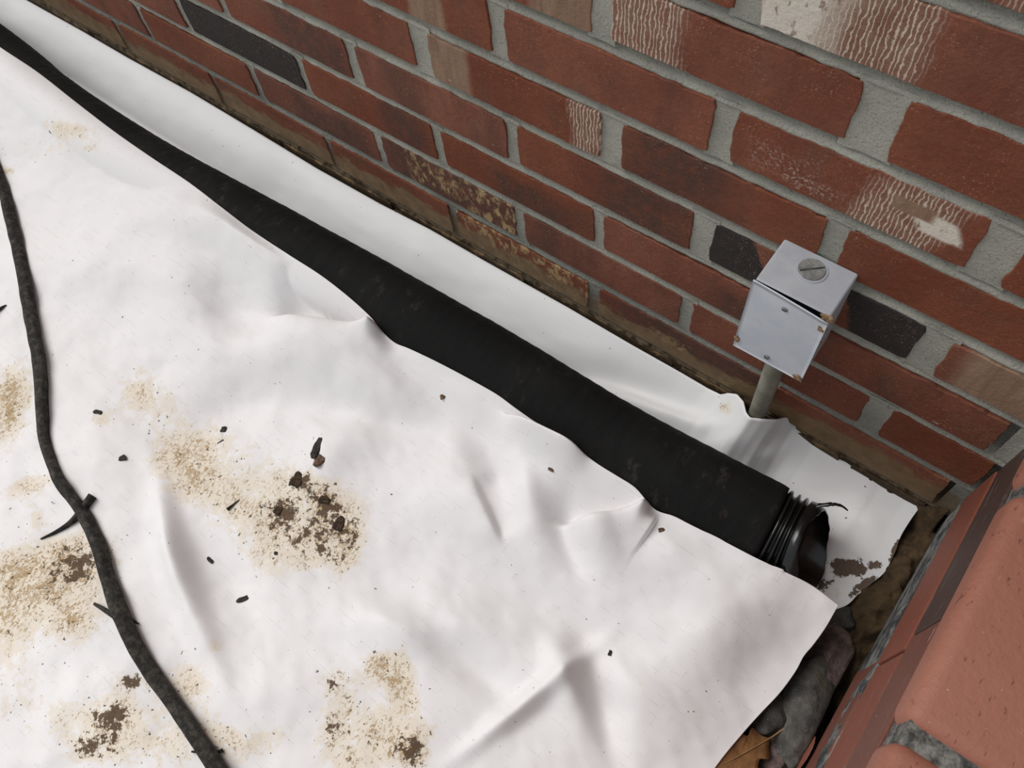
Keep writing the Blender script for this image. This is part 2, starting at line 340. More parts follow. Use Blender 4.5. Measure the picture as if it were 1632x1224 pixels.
for c in sorted(joints):
    hs = sorted(joints[c])
    for a, b in zip(hs[:-1], hs[1:]):
        xa = joints[c][a][0] + joints[c][a][1] / 2; xb = joints[c][b][0] - joints[c][b][1] / 2
        if c < 3 and xa > XR - .02: continue            # buried in the stoop
        if c < 3 and xb > XR - .03: xb = XR - (.018 if c != 1 else .003)
        if xb - xa < .02: continue
        seed = c * 100 + int(a * 2) + 7
        r = random.Random(seed); zc = (c + .5) * H + r.uniform(-.0008, .0008); hh = H - BJ + r.uniform(-.0015, .0015)
        V, Fc = brick_mesh(xb - xa, hh, seed)
        m = M_BRICK
        if (c, a) in special:
            m = mats.setdefault((c, a), brick_mat('patched_brick', patches=special[(c, a)], dark=.35))
        o = meshobj('brick', V, Fc, m, wall, smooth=False, loc=((xa + xb) / 2, r.uniform(-.0022, -.0004), zc))
        o['tone'] = r.uniform(-.6, .35)
        if (c, a) in special and special[(c, a)][0][0] == 'black' and len(special[(c, a)]) == 1: o['label'] = 'black fired brick'
        nb += 1

# ------------------------------------------------------------------ stoop on the right
stoop = empty('brick_stoop', (XR, 0, -.1)); tag(stoop, 'low brick stoop with smooth terracotta pavers against the house wall', 'stoop')
def part(name, lo, hi, mat, bev=.002, seg=2, jit=0, seed=0):
    bm = bmesh.new(); rbox(bm, lo, hi, bev, seg)
    o = bmobj(name, bm, mat, stoop); o.matrix_parent_inverse = Matrix.Translation((-XR, 0, .1)); return o
YE = -1.1
V = []; n, m = 240, 26
for i in range(n):
    for j in range(m):
        y = -.0 + (YE + .002) * i / (n - 1); z = -.14 + .335 * j / (m - 1)
        k = float(fbm(np.array(y * 30), np.array(z * 70), 21, 4)); sm = math.exp(-((z - .022) / .022) ** 2)
        V.append((XR + .0035 - .005 * sm * (.6 + k) + .0006 * k + (.0 if z > -.02 else .01 * (-.02 - z) / .1), y, z))
core = meshobj('mortar_core', V, gridfaces(n, m), M_SMORT, stoop); core.matrix_parent_inverse = Matrix.Translation((-XR, 0, .1))
part('core_fill', (XR + .012, YE, -.14), (XR + .62, -.001, .19), M_SMORT, 0)
M_SB1 = paver_mat('stoop_red', (.17, .045, .025), (.22, .07, .042), False); M_SB2 = paver_mat('stoop_dark', (.040, .023, .019), (.075, .038, .028), False); M_SB3 = paver_mat('stoop_brown', (.12, .045, .03), (.17, .06, .04), False)
M_PAV = paver_mat('terracotta', (.27, .105, .07), (.34, .14, .097))
yy = -.004
for k, (ya, yb, mt) in enumerate(((-.003, -.185, M_SB1), (-.1875, -.395, M_SB1), (-.405, -.60, M_SB3), (-.61, -.81, M_SB1), (-.82, -1.02, M_SB3))): part('brick', (XR - .0005 + .001 * (k % 2), yb, .047), (XR + .09, ya, .1155), mt, .0016)
for k, (ya, yb, mt) in enumerate(((-.003, -.172, M_SB2), (-.1735, -.300, M_SB3), (-.308, -.50, M_SB1), (-.51, -.71, M_SB2), (-.72, -.92, M_SB3))): part('brick', (XR + .0005, yb, .1170), (XR + .09, ya, .1775), mt, .0018)
for k, (ya, yb, mt) in enumerate(((-.178, -.32, M_SB3), (-.33, -.53, M_SB1), (-.54, -.74, M_SB3))): part('brick', (XR + .001, yb, -.03), (XR + .09, ya, .036), mt, .0018)
def paver(x0, x1, y0, y1):   # bullnosed terracotta paver
    bm = bmesh.new(); rbox(bm, (x0, y0, .190), (x1, y1, .2315), .012, 5)
    o = bmobj('paver', bm, M_PAV, stoop, True); o.matrix_parent_inverse = Matrix.Translation((-XR, 0, .1))
for (x0, x1) in ((XR - .004, XR + .226), (XR + .236, XR + .46)):
    for (y0, y1) in ((-.066, -.012), (-.266, -.077), (-.480, -.277), (-.69, -.491), (-.90, -.70)): paver(x0, x1, y0, y1)
part('joint_mortar', (XR + .001, YE + .1, .188), (XR + .47, -.003, .2255), simple('paver_joint', (.05, .05, .048), (.24, .23, .21), 110, .9, .002, 400, .2), .002)

# ------------------------------------------------------------------ soil
def soil_h(x, y):
    z = -.062 + .0040 * fbm(x * 22, y * 22, 31, 5) + .0042 * fbm(x * 95, y * 95, 32, 4)
    z = z + .040 * np.exp(-((y + .0) / .010) ** 2) * (x < XR)             # banked up to the wall
    z = z + (.034 + .012 * fbm(x * 40, y * 40, 35, 4)) * np.exp(-((x - XR) / .017) ** 2) * np.exp(-((y + .03) / .10) ** 2)
    z = z - .045 / (1 + np.exp((y + .155) / .02)) * (1 / (1 + np.exp(-(x - .13) / .04)))    # lower by the rocks
    return z
nx, ny = 330, 260
xs = np.concatenate([np.linspace(-2.0, .0, 150, endpoint=False), np.linspace(.0, .33, nx - 150)]); ys = np.concatenate([np.linspace(-2.2, -.36, 60, endpoint=False), np.linspace(-.36, .006, ny - 60)])
X, Y = np.meshgrid(xs, ys, indexing='ij'); Z = soil_h(X, Y); Z = np.where((Y < -.36) | (X < -1.3), np.minimum(Z, -.07), Z)
t = NT('damp_soil'); P = t.geo.outputs['Position']
c = t.mix(t.ss(t.noise(P, 60, 6, .65), .35, .65), (.030, .019, .010), (.105, .066, .032)); c = t.mix(t.ss(t.noise(P, 9, 2), .45, .6), c, t.mix(t.noise(P, 150, 4), (.035, .023, .012), (.125, .083, .042)))
M_SOIL = t.done(c, .9, t.bump(t.noise(P, 230, 6, .7), .003, .9), .25)
soil = meshobj('floor', np.stack([X, Y, Z], -1).reshape(-1, 3), gridfaces(nx, ny), M_SOIL); tag(soil, 'damp brown soil at the foot of the wall', kind='structure')
bm = bmesh.new(); rbox(bm, (-2.0, -2.2, -.30), (.33, .006, -.135)); tag(bmobj('floor_bed', bm, M_SOIL), 'soil bed', kind='structure')

# ------------------------------------------------------------------ drain pipe
RP = .0465
axis = catmull([(-1.75, -.075, -.003), (-1.12, -.1165, -.003), (-.95, -.134, -.003), (-.80, -.1405, -.003), (-.68, -.1395, -.003), (-.46, -.130, -.003), (-.18, -.122, -.003), (-.01, -.1225, -.003), (.13, -.1150, -.003), (.232, -.1065, -.003)], 420)
def axis_y(x): return np.interp(x, axis[:, 0], axis[:, 1])
pipe = empty('drain_pipe', (.13, -.115, -.05)); tag(pipe, 'black corrugated drain pipe in a fabric sleeve along the brick wall', 'pipe')
PI_ = Matrix.Translation((-.13, .115, .05))
t = NT('filter_sock'); O = t.tc.outputs['Object']
c = t.mix(t.ss(t.noise(O, 14, 4), .4, .75), (.0040, .0039, .0038), (.0085, .0080, .0076))
dust = t.math('MULTIPLY', t.ss(t.noise(t.vmap(O, (1, .6, .6), rot=(0, 0, .9)), 70, 6, .7), .54, .80), t.ss(t.noise(O, 7, 2), .38, .60)); c = t.mix(t.math('MULTIPLY', dust, .8), c, (.06, .048, .038))
ruf = t.noise(t.vmap(O, (1.0, .35, .35), rot=(0, 0, .5)), 75, 3, .5)
M_SOCK = t.done(c, .85, t.bump(t.math('ADD', t.math('MULTIPLY', ruf, .9), t.math('MULTIPLY', t.noise(O, 600, 2), .15)), .0035, .55), .22)
M_PLASTIC = simple('black_plastic', (.006, .006, .006), (.011, .011, .011), 60, .22, .0002, 140, .55)
M_PLASTIC_IN = M_PLASTIC
XS = .176
body = axis[axis[:, 0] < XS]; arc = np.arange(len(body))
rad = RP * (1 + .004 * np.sin(body[:, 0] * 2 * math.pi / .0165)); rad = rad * np.where(body[:, 0] > XS - .012, 1 - .03 * (body[:, 0] - XS + .012) / .012, 1)
V, Fc = sweep(body, rad, 64, lambda i, th: 1 + .010 * np.array([float(vnoise(np.array(body[i][0] * 9), np.array(math.cos(a) * 2 + 3), 41)) for a in th]) * .6 + .006 * vnoise(body[i][0] * 42 + np.cos(th) * 2, np.sin(th) * 3 + 5, 43))
o = meshobj('fabric_sleeve', V, Fc, M_SOCK, pipe); o.matrix_parent_inverse = PI_
# corrugated end: outer ribs, lip, and the inside
ex = np.linspace(XS - .02, .2185, 130); ep = np.stack([ex, axis_y(ex), np.full_like(ex, -.003)], -1)
er = .0422 + .0026 * np.tanh(1.6 * np.sin((ex - XS) * 2 * math.pi / .0088 + .6))
er[ex > .2015] = .0442 + .0012 * np.sin((ex[ex > .2015] - .2015) / .017 * math.pi)
outer = np.vstack([ep, ep[::-1]]); rr = np.concatenate([er, er[::-1] - .0016])
def sweep2(path, rad, n, rag):
    th = np.linspace(0, 2 * math.pi, n, endpoint=False); V = []
    d = np.array([1, .085, 0]); d /= np.linalg.norm(d); a = np.cross(d, [0, 0, 1]); a /= np.linalg.norm(a); b = np.cross(a, d)
    for i, p in enumerate(path):
        w = max(0, (p[0] - .200) / .0185); tl = max(0, (p[0] - XS) / .0425) ** 1.3 * .017
        for k in range(n):
            wob = w * (.0035 * float(vnoise(np.array(math.cos(th[k]) * 1.7 + 4), np.array(math.sin(th[k]) * 1.7), 47)) + rag * .0006 * float(vnoise(np.array(th[k] * 9), np.array(2.0), 48)))
            sq = 1 + .05 * w * math.cos(2 * (th[k] - 1.2))
            V.append(p + d * (wob * 1.4 - tl * math.sin(th[k])) + rad[i] * sq * (math.cos(th[k]) * a + math.sin(th[k]) * b))
    return V, gridfaces(len(path), n, True)
V, Fc = sweep2(outer, rr, 72, 1); o = meshobj('corrugated_end', V, Fc, M_PLASTIC, pipe); o.matrix_parent_inverse = PI_; tag(o, 'glossy black ribbed open pipe end')
fl = catmull([(.199, -.080, .031), (.205, -.076, .036), (.213, -.071, .038), (.219, -.068, .035), (.225, -.067, .031)], 24); wd = np.linspace(.006, .0008, 24) * (1 + .25 * vnoise(np.arange(24) * .8, np.zeros(24), 50))
V = []
for p, w in zip(fl, wd):
    for (sx, sz) in ((-.5, 0), (.5, 0), (.5, .0011), (-.5, .0011)): V.append((p[0], p[1] + sx * w, p[2] + sz + .25 * sx * w))
Fc = gridfaces(24, 4, True) + [(3, 2, 1, 0), (92, 93, 94, 95)]; o = meshobj('torn_flap', V, Fc, M_PLASTIC, pipe); o.matrix_parent_inverse = PI_

# ------------------------------------------------------------------ main sheet
def hit_pipe(u, v, r):
    d = ray(u, v); best = None
    for k in np.linspace(.6, 2.6, 4000):
        p = CC + d * k
        if (p[1] - axis_y(p[0])) ** 2 + (p[2] + .003) ** 2 < r * r: return p
        if p[2] < -.01: return None
    return None
edge_px = [(-95, 5), (-45, 42), (0, 75), (60, 115), (120, 162), (180, 208), (240, 250), (300, 290), (350, 328), (400, 366), (460, 406), (510, 438), (555, 473), (590, 505), (613, 532), (630, 547), (650, 555), (690, 574), (740, 600), (790, 628), (820, 650), (850, 671), (880, 689), (920, 714), (950, 738), (985, 760), (1010, 776), (1030, 797), (1046, 813), (1075, 824), (1110, 841), (1150, 861), (1200, 887), (1250, 911), (1295, 934), (1336, 965)]
E3 = []
for (u, v) in edge_px:
    p = hit_pipe(u, v, RP + .0022)
    if p is None or p[2] < .004: p = onZ(u, v, .006)
    E3.append(p)
E3 = np.array(E3)
for i in range(len(E3)):
    if edge_px[i][0] > 1160: E3[i] = onZ(*edge_px[i], np.interp(edge_px[i][0], (1150, 1210, 1260, 1336), (E3[edge_px.index((1150, 861))][2], .024, .020, .010)))
E3 = np.vstack([[(-1.72, -.085, .045)], E3])
right_px = [(1336, 965, .010), (1316, 1000, .000), (1296, 1028, -.012), (1281, 1046, -.022), (1268, 1070, -.026), (1244, 1103, -.032), (1215, 1134, -.036), (1194, 1157, -.038), (1160, 1197, -.040), (1138, 1226, -.041), (1085, 1300, -.042), (960, 1480, -.042)]
R3 = np.array([onZ(u, v, z) for (u, v, z) in right_px]); R3 = np.vstack([R3, [(R3[-1][0] - .12, -.98, -.042)]])
NS, NTT = 760, 300
s = np.linspace(0, 1, NS); tt = np.linspace(0, 1, NTT) ** 1.35
sw = 1 - (1 - s) ** 1.25
def rs(p, u):
    p = np.array(p); d = np.r_[0, np.cumsum(np.linalg.norm(np.diff(p, axis=0), axis=1))]; d /= d[-1]; return np.array([np.interp(u, d, p[:, k]) for k in range(3)]).T
Et = rs(catmull(E3, 900), sw); Rt = rs(catmull(R3, 300), tt)
Lt = rs([E3[0], (-1.72, -.98, -.042)], tt); Bt = rs([(-1.72, -.98, -.042), R3[-1]], sw)
S, T = np.meshgrid(sw, tt, indexing='ij'); S = S[..., None]; T = T[..., None]
G = (1 - T) * Et[:, None] + T * Bt[:, None] + (1 - S) * Lt[None] + S * Rt[None] - ((1 - S) * (1 - T) * Et[0] + S * (1 - T) * Et[-1] + (1 - S) * T * Bt[0] + S * T * Bt[-1])
GX, GY = G[..., 0], G[..., 1]
# relief of the loose sheet: (px centre, half lengths in px, angle in px deg, height in mm) laid on the ground plane
relief = [
 # swells and hollows
 (170, 420, 150, 45, 10, 7), (300, 300, 170, 35, 12, -5), (330, 380, 150, 30, 8, 5), (430, 420, 60, 40, 30, 5), (300, 480, 70, 60, 60, 7), (380, 500, 70, 50, 20, -6), (480, 385, 60, 30, 35, 5),
 (460, 560, 140, 40, 8, 9), (350, 640, 90, 40, -20, -5), (620, 620, 150, 35, 18, 6), (600, 660, 140, 30, 10, -5), (700, 640, 120, 28, 32, -7), (760, 600, 90, 26, 28, 7), (540, 700, 110, 50, -35, 6), (790, 745, 60, 34, 60, -8), (840, 790, 60, 24, 75, 6), (740, 800, 120, 60, 15, 5),
 (905, 850, 55, 22, 70, -7), (950, 860, 60, 30, 50, 6), (1080, 900, 130, 40, 25, 5), (860, 960, 170, 45, 30, -5), (640, 990, 110, 45, 10, 9), (720, 1030, 120, 30, 40, -6),
 (900, 1075, 60, 26, 70, 9), (840, 1110, 110, 16, -38, 8), (960, 1110, 90, 26, 75, -7), (1010, 1090, 120, 40, 30, 4), (1130, 1010, 120, 60, -40, 5),
 (255, 850, 100, 20, 78, 7), (290, 960, 120, 22, 70, 6), (340, 900, 110, 45, 60, -5), (130, 700, 120, 60, 80, 3), (80, 960, 160, 70, 20, 4), (450, 1090, 140, 60, -10, 4), (200, 1150, 140, 60, 30, 3),
]
pockets = [  # sharp-lipped hollows pulled in under the free edge: axis from px to px, depth mm, width px
 ((450, 502), (634, 544), 30, 46), ((815, 676), (928, 737), 20, 24), ((900, 826), (1042, 806), 25, 38), ((762, 765), (797, 842), 8, 30)]
def gz(u, v): return onZ(u, v, -.005)[:2]
def height(x, y):
    d = axis_y(x) - y; rr_ = RP + .0025
    top = -.003 + np.sqrt(np.clip(rr_ ** 2 - np.clip(d, 0, rr_ * .62) ** 2, 0, None)); d0 = rr_ * .62
    zg = -.042
    tail = np.exp(-np.clip(d - d0, 0, None) / .095)
    z = zg + (top - zg) * tail
    far = 1 / (1 + np.exp(-(x - .235) / .018)); z = z - far * .026 * np.exp(-(np.clip(d, 0, None) / .10) ** 2)   # no pipe under the last corner
    near = np.clip((d - .0) / .03, 0, 1) * 2.1
    for (u, v, a, b, an, h) in relief:
        c = gz(u, v); e = gz(u + 10 * math.cos(math.radians(an)), v + 10 * math.sin(math.radians(an))) - c; f = gz(u - 10 * math.sin(math.radians(an)), v + 10 * math.cos(math.radians(an))) - c
        M = np.linalg.inv(np.array([e / 10, f / 10]).T); p = M[0, 0] * (x - c[0]) + M[0, 1] * (y - c[1]); q = M[1, 0] * (x - c[0]) + M[1, 1] * (y - c[1])
        z = z + h * .001 * np.exp(-(p / a) ** 2 - (q / b) ** 2) * near
    for (A, B, h, w) in pockets:
        a, b = gz(*A), gz(*B); ax = b - a; Ln = np.linalg.norm(ax); ax = ax / Ln; nr = np.array([ax[1], -ax[0]]); w_ = w * .00062
        p = ((x - a[0]) * ax[0] + (y - a[1]) * ax[1]) / Ln; q = (x - a[0]) * nr[0] + (y - a[1]) * nr[1]      # q > 0 towards the viewer
        along = 1 / (1 + np.exp(-(p - .02) / .06)) * 1 / (1 + np.exp((p - 1.08) / .08))
        prof = np.where(q < 0, np.exp(-np.abs(q / (w_ * 1.5)) ** 1.6), np.exp(-(q / (w_ * .20)) ** 2)) - .5 * np.exp(-((q - w_ * .55) / (w_ * .9)) ** 2) * (q > 0) * (1 - np.exp(-(q / (w_ * .2)) ** 2))
        z = z - h * .001 * along * prof
    z = z + .0016 * fbm(x * 9 + 3, y * 9, 61, 3) * near + .0004 * fbm(x * 40, y * 60, 62, 2) * near
    return z
GZ = height(GX, GY)
# pin the free edges to where they rest
ez = (Et[:, 2] - GZ[:, 0])[:, None] * np.exp(-(np.linalg.norm(G[:, :, :2] - G[:, :1, :2], axis=-1) / np.where(Et[:, 0] > .08, .030, .013)[:, None]) ** 2); GZ = GZ + ez
rz = (Rt[:, 2] - GZ[-1])[None] * np.exp(-(np.linalg.norm(G[:, :, :2] - G[-1:, :, :2], axis=-1) / .05) ** 2); GZ = GZ + rz
dpipe = np.sqrt((GY - axis_y(GX)) ** 2 + (GZ + .003) ** 2); clear = (GX < .205) & (dpipe < RP + .002)
GZ = np.where(clear, -.003 + np.sqrt(np.clip((RP + .002) ** 2 - (GY - axis_y(GX)) ** 2, 0, None)), GZ)
from_grid = np.stack([GX, GY, GZ], -1)
PX, PY, PZ = GX.ravel(), GY.ravel(), GZ.ravel()
def sheet_z(x, y): return float(PZ[np.argmin((PX - x) ** 2 + (PY - y) ** 2)])
def onsheet(u, v, dz=0.0):
    z = 0.0
    for k in range(5): p = onZ(u, v, z + dz); z = sheet_z(p[0], p[1])
    p = onZ(u, v, z + dz); return p
# mud tracked over the sheet: px centre, half sizes, angle, tan film, dark mud
mud = [(-120, 700, 90, 60, 20, .7, .4), (-200, 950, 120, 80, 0, .8, .5), (-90, 1100, 110, 70, 10, .7, .5), (300, 1330, 160, 60, 0, .7, .5), (400, 740, 120, 70, 35, .32, .15), (500, 830, 90, 70, 40, .4, .3), (80, 1130, 120, 90, 0, .3, .2), (560, 1150, 110, 80, 10, .3, .2), (225, 630, 45, 50, -30, .75, .25), (160, 668, 22, 18, 0, .6, .35), (300, 610, 30, 20, -40, .4, .1), (290, 740, 55, 50, 40, .8, .3), (350, 790, 85, 45, 35, .75, .35), (330, 700, 50, 40, 20, .45, .3), (440, 850, 60, 40, 30, .7, .55), (480, 770, 40, 28, 20, .6, .75), (450, 815, 26, 20, 0, .5, .85), (530, 830, 50, 50, 40, .75, .7), (520, 880, 55, 26, -10, .6, .6), (556, 880, 18, 34, 10, .7, .4), (420, 900, 50, 24, 30, .4, .2), (500, 790, 70, 60, 30, .35, .3),
       (15, 640, 42, 70, 20, .95, .1), (55, 770, 45, 18, -10, .7, .3), (55, 825, 18, 34, -25, .5, .0), (20, 790, 40, 25, 0, .4, .0), (70, 930, 110, 60, -15, .85, .45), (15, 1000, 50, 55, 0, .7, .4), (110, 890, 60, 40, -30, .7, .6), (120, 985, 55, 40, 10, .75, .45), (40, 900, 60, 40, 0, .7, .2), (140, 900, 30, 40, 60, .5, .75),
       (210, 1085, 30, 26, 60, .6, .95), (175, 1140, 40, 26, -10, .6, 1.0), (150, 1190, 45, 24, 0, .6, .95), (200, 1160, 100, 55, 0, .6, .3), (300, 1090, 40, 45, 40, .75, .45), (345, 1030, 22, 26, -50, .6, .1), (350, 1180, 40, 40, 20, .7, .65), (420, 1180, 50, 28, -20, .6, .3), (260, 1200, 90, 40, 0, .5, .2),
       (540, 1085, 34, 34, 50, .55, .8), (535, 1160, 34, 45, 10, .65, .75), (610, 1060, 34, 26, 10, .9, .1), (640, 1100, 26, 60, -10, 1.0, .15), (610, 1170, 45, 50, -30, .75, .4), (660, 1195, 32, 34, 0, .75, .9), (560, 1215, 60, 30, 0, .6, .5), (690, 1160, 14, 22, 30, .5, .5), (735, 1085, 22, 26, 30, .1, .35),
       (95, 225, 70, 34, -15, .5, .1), (110, 205, 45, 14, 10, .6, .3), (145, 236, 14, 6, 0, .5, .6), (10, 272, 18, 10, 0, .7, .5), (1085, 860, 26, 14, 60, .25, .25), (1020, 1090, 12, 10, 0, .5, .1), (1105, 1135, 14, 8, -20, .5, .1), (300, 455, 10, 14, 0, .4, .1), (0, 490, 20, 30, 0, .2, .1)]
st = np.full(GX.shape, -.35); md = np.full(GX.shape, -.35); sa = np.zeros(GX.shape); ma = np.zeros(GX.shape)
c_ = (np.stack([GX, GY, GZ], -1) - CC) @ CR.T; PU = 816 + F * c_[..., 0] / c_[..., 2]; PV = 612 + F * c_[..., 1] / c_[..., 2]
for (u, v, a, b, an, f, k) in mud:
    ca, sn = math.cos(math.radians(an)), math.sin(math.radians(an)); p = (PU - u) * ca + (PV - v) * sn; q = -(PU - u) * sn + (PV - v) * ca
    g = np.exp(-.8 * ((p / a) ** 2 + (q / b) ** 2)); sa = 1 - (1 - sa) * (1 - np.clip(g * f * 1.12, 0, 1)); ma = 1 - (1 - ma) * (1 - np.clip(g * k * .85, 0, 1))
M_SHEET = sheet_mat('white_sheeting')
sheet = meshobj('plastic_sheet', from_grid.reshape(-1, 3), gridfaces(NS, NTT), M_SHEET, attrs={'stain': (sa).ravel(), 'mud': (ma).ravel()})
tag(sheet, 'large white woven plastic sheet smeared with mud, draped against the black pipe', 'plastic sheet')
sm = sheet.modifiers.new('thickness', 'SOLIDIFY'); sm.thickness = .0009; sm.offset = -1

# ------------------------------------------------------------------ narrow sheet between pipe and wall
top_px = [(-40, -60, -.012), (60, 0, -.012), (130, 52, -.012), (200, 95, -.012), (300, 151, -.011), (400, 212, -.012), (500, 274, -.014), (600, 331, -.013), (680, 373, -.010), (760, 420, -.013), (900, 500, -.012), (1000, 560, -.013), (1080, 606, -.014), (1120, 630, -.012), (1140, 640, -.006), (1152, 638, .006), (1166, 640, .014), (1176, 652, .022), (1180, 670, .027), (1187, 679, .027), (1208, 681, .026), (1228, 682, .022), (1244, 679, .014), (1262, 684, .004), (1300, 702, -.006), (1350, 728, -.010), (1396, 752, -.012), (1412, 763, -.014), (1438, 766, -.014), (1456, 777, -.014), (1474, 798, -.012)]
W3 = np.array([onZ(u, v, z) for (u, v, z) in top_px]); W3[:, 1] = np.minimum(W3[:, 1], -.006); W3 = np.vstack([[(-1.72, -.012, -.012)], W3])
rt_px = [(1474, 798, -.012), (1455, 825, -.020), (1441, 850, -.026), (1434, 872, -.030), (1424, 893, -.033), (1414, 909, -.036), (1394, 926, -.041), (1372, 944, -.046), (1352, 962, -.050), (1318, 975, -.056)]
Q3 = np.array([onZ(u, v, z) for (u, v, z) in rt_px])
n2, m2 = 620, 90; s = np.linspace(0, 1, n2); sw = 1 - (1 - s) ** 1.35; t2 = np.linspace(0, 1, m2)
a_ = rs(linres(W3, 1400), sw); q_ = rs(catmull(Q3, 200), t2)
l_ = rs([W3[0], (-1.72, -.18, -.055)], t2); b_ = rs([(-1.72, -.18, -.055), (-.8, -.215, -.055), (0, -.19, -.055), Q3[-1]], sw)
S, T = np.meshgrid(sw, t2, indexing='ij'); S = S[..., None]; T = T[..., None]
G2 = (1 - T) * a_[:, None] + T * b_[:, None] + (1 - S) * l_[None] + S * q_[None] - ((1 - S) * (1 - T) * a_[0] + S * (1 - T) * a_[-1] + (1 - S) * T * b_[0] + S * T * b_[-1])
X2, Y2, Z2 = G2[..., 0], G2[..., 1], G2[..., 2]; T = T[..., 0]
Z2 = Z2 + (-.056 - a_[:, None, 2]) * (np.clip(T * np.interp(X2, (-.6, -.1), (3.3, 2.5)), 0, 1) ** np.interp(X2, (-.35, -.05), (2.3, .9)) - T) * np.clip((.25 - X2) / .10, .12, 1)
Z2 = Z2 + np.sin(math.pi * np.clip(T, 0, 1)) * (-.010 + .004 * vnoise(X2 * 7, Y2 * 18, 71) * np.clip(T * 6, 0, 1)) + .0022 * fbm(X2 * 12, Y2 * 30, 72, 3) * np.clip(T * 5, 0, 1)
for (u, v, a, b, an, h) in [(1020, 590, 110, 16, 22, -12), (1070, 640, 120, 14, 24, 11), (905, 560, 60, 12, 20, -9), (1160, 700, 50, 12, 15, 7), (1225, 715, 55, 14, -25, 8), (1190, 720, 30, 12, 10, -5), (330, 270, 190, 14, 29, -5), (430, 300, 200, 12, 29, 4), (1330, 770, 60, 40, 40, -4), (1400, 820, 60, 26, 60, 4)]:
    c = gz(u, v); e = gz(u + 10 * math.cos(math.radians(an)), v + 10 * math.sin(math.radians(an))) - c; f = gz(u - 10 * math.sin(math.radians(an)), v + 10 * math.cos(math.radians(an))) - c
    M = np.linalg.inv(np.array([e / 10, f / 10]).T); p = M[0, 0] * (X2 - c[0]) + M[0, 1] * (Y2 - c[1]); q = M[1, 0] * (X2 - c[0]) + M[1, 1] * (Y2 - c[1]); Z2 = Z2 + h * .001 * np.exp(-(p / a) ** 2 - (q / b) ** 2) * np.clip(T * 5, 0, 1)
under = -.003 - np.sqrt(np.clip((RP + .002) ** 2 - (Y2 - axis_y(X2)) ** 2, 0, None)); ins = (np.abs(Y2 - axis_y(X2)) < RP + .002) & (X2 < .235)
Z2 = np.where(ins, np.minimum(Z2, under), Z2); Z2 = np.maximum(Z2, -.0575)
sg = np.zeros(X2.shape); mg = np.zeros(X2.shape)
c_ = (np.stack([X2, Y2, Z2], -1) - CC) @ CR.T; PU = 816 + F * c_[..., 0] / c_[..., 2]; PV = 612 + F * c_[..., 1] / c_[..., 2]
for (u, v, a, b, an, f, k) in [(1350, 905, 36, 20, 5, .3, 1.25), (1395, 900, 20, 12, -20, .1, .9), (1375, 935, 40, 14, -35, .2, 1.0), (1335, 945, 24, 16, 0, .6, .6), (1428, 880, 10, 26, 20, .1, 1.2), (1415, 762, 16, 8, 15, .55, 0), (1155, 650, 16, 12, 30, .75, .3), (1240, 690, 16, 8, 15, .3, 0), (1310, 935, 30, 22, 0, .2, .8)]:
    ca, sn = math.cos(math.radians(an)), math.sin(math.radians(an)); p = (PU - u) * ca + (PV - v) * sn; q = -(PU - u) * sn + (PV - v) * ca
    g = np.exp(-.8 * ((p / a) ** 2 + (q / b) ** 2)); sg = np.maximum(sg, g * f); mg = np.maximum(mg, g * k)
strip = meshobj('plastic_strip', np.stack([X2, Y2, Z2], -1).reshape(-1, 3), gridfaces(n2, m2), sheet_mat('white_strip', .4, (.80, .80, .805)), attrs={'stain': (sg).ravel(), 'mud': (mg).ravel()})
tag(strip, 'narrow clean strip of white plastic between the black pipe and the brick wall', 'plastic sheet')
sm = strip.modifiers.new('thickness', 'SOLIDIFY'); sm.thickness = .0009; sm.offset = -1

# ------------------------------------------------------------------ electrical box on the wall
M_GREY = simple('grey_paint', (.37, .385, .42), (.43, .445, .475), 40, .45, .0002, 120, .4)
M_COVER = simple('grey_cover', (.50, .535, .59), (.57, .60, .65), 30, .38, .0003, 70, .45)
M_ZINC = simple('zinc', (.20, .205, .20), (.36, .36, .35), 160, .5, .0005, 300, .5, .35)
M_RUST = simple('rust', (.17, .095, .045), (.40, .28, .16), 260, .9, .0015, 500, .2)
M_DARKM = simple('dark_steel', (.02, .02, .02), (.06, .06, .06), 200, .6)
box = empty('electrical_box', (.100, -.025, .17)); tag(box, 'grey metal electrical box on a conduit, fixed to the brick wall', 'electrical box')
BI = Matrix.Translation((-.100, .025, -.17))
def bp(name, bm, mat, parent=box, smooth=False):
    o = bmobj(name, bm, mat, None, smooth)
    o.parent = parent; o.matrix_parent_inverse = BI if parent is box else parent.matrix_world.inverted() @ BI if False else BI
    return o
bx0, bx1, bz0, bz1 = .0695, .1320, .1700, .2660
bm = bmesh.new(); rbox(bm, (bx0, -.0475, bz0), (bx1, -.0005, bz1), .0018, 3); bm.normal_update()
bmesh.ops.delete(bm, geom=[f for f in bm.faces if f.calc_center_median().y < -.0470], context='FACES')
bmesh.ops.recalc_face_normals(bm, faces=bm.faces)
bod = bp('body', bm, M_GREY, smooth=False); sm = bod.modifiers.new('wall', 'SOLIDIFY'); sm.thickness = .0016; sm.offset = -1
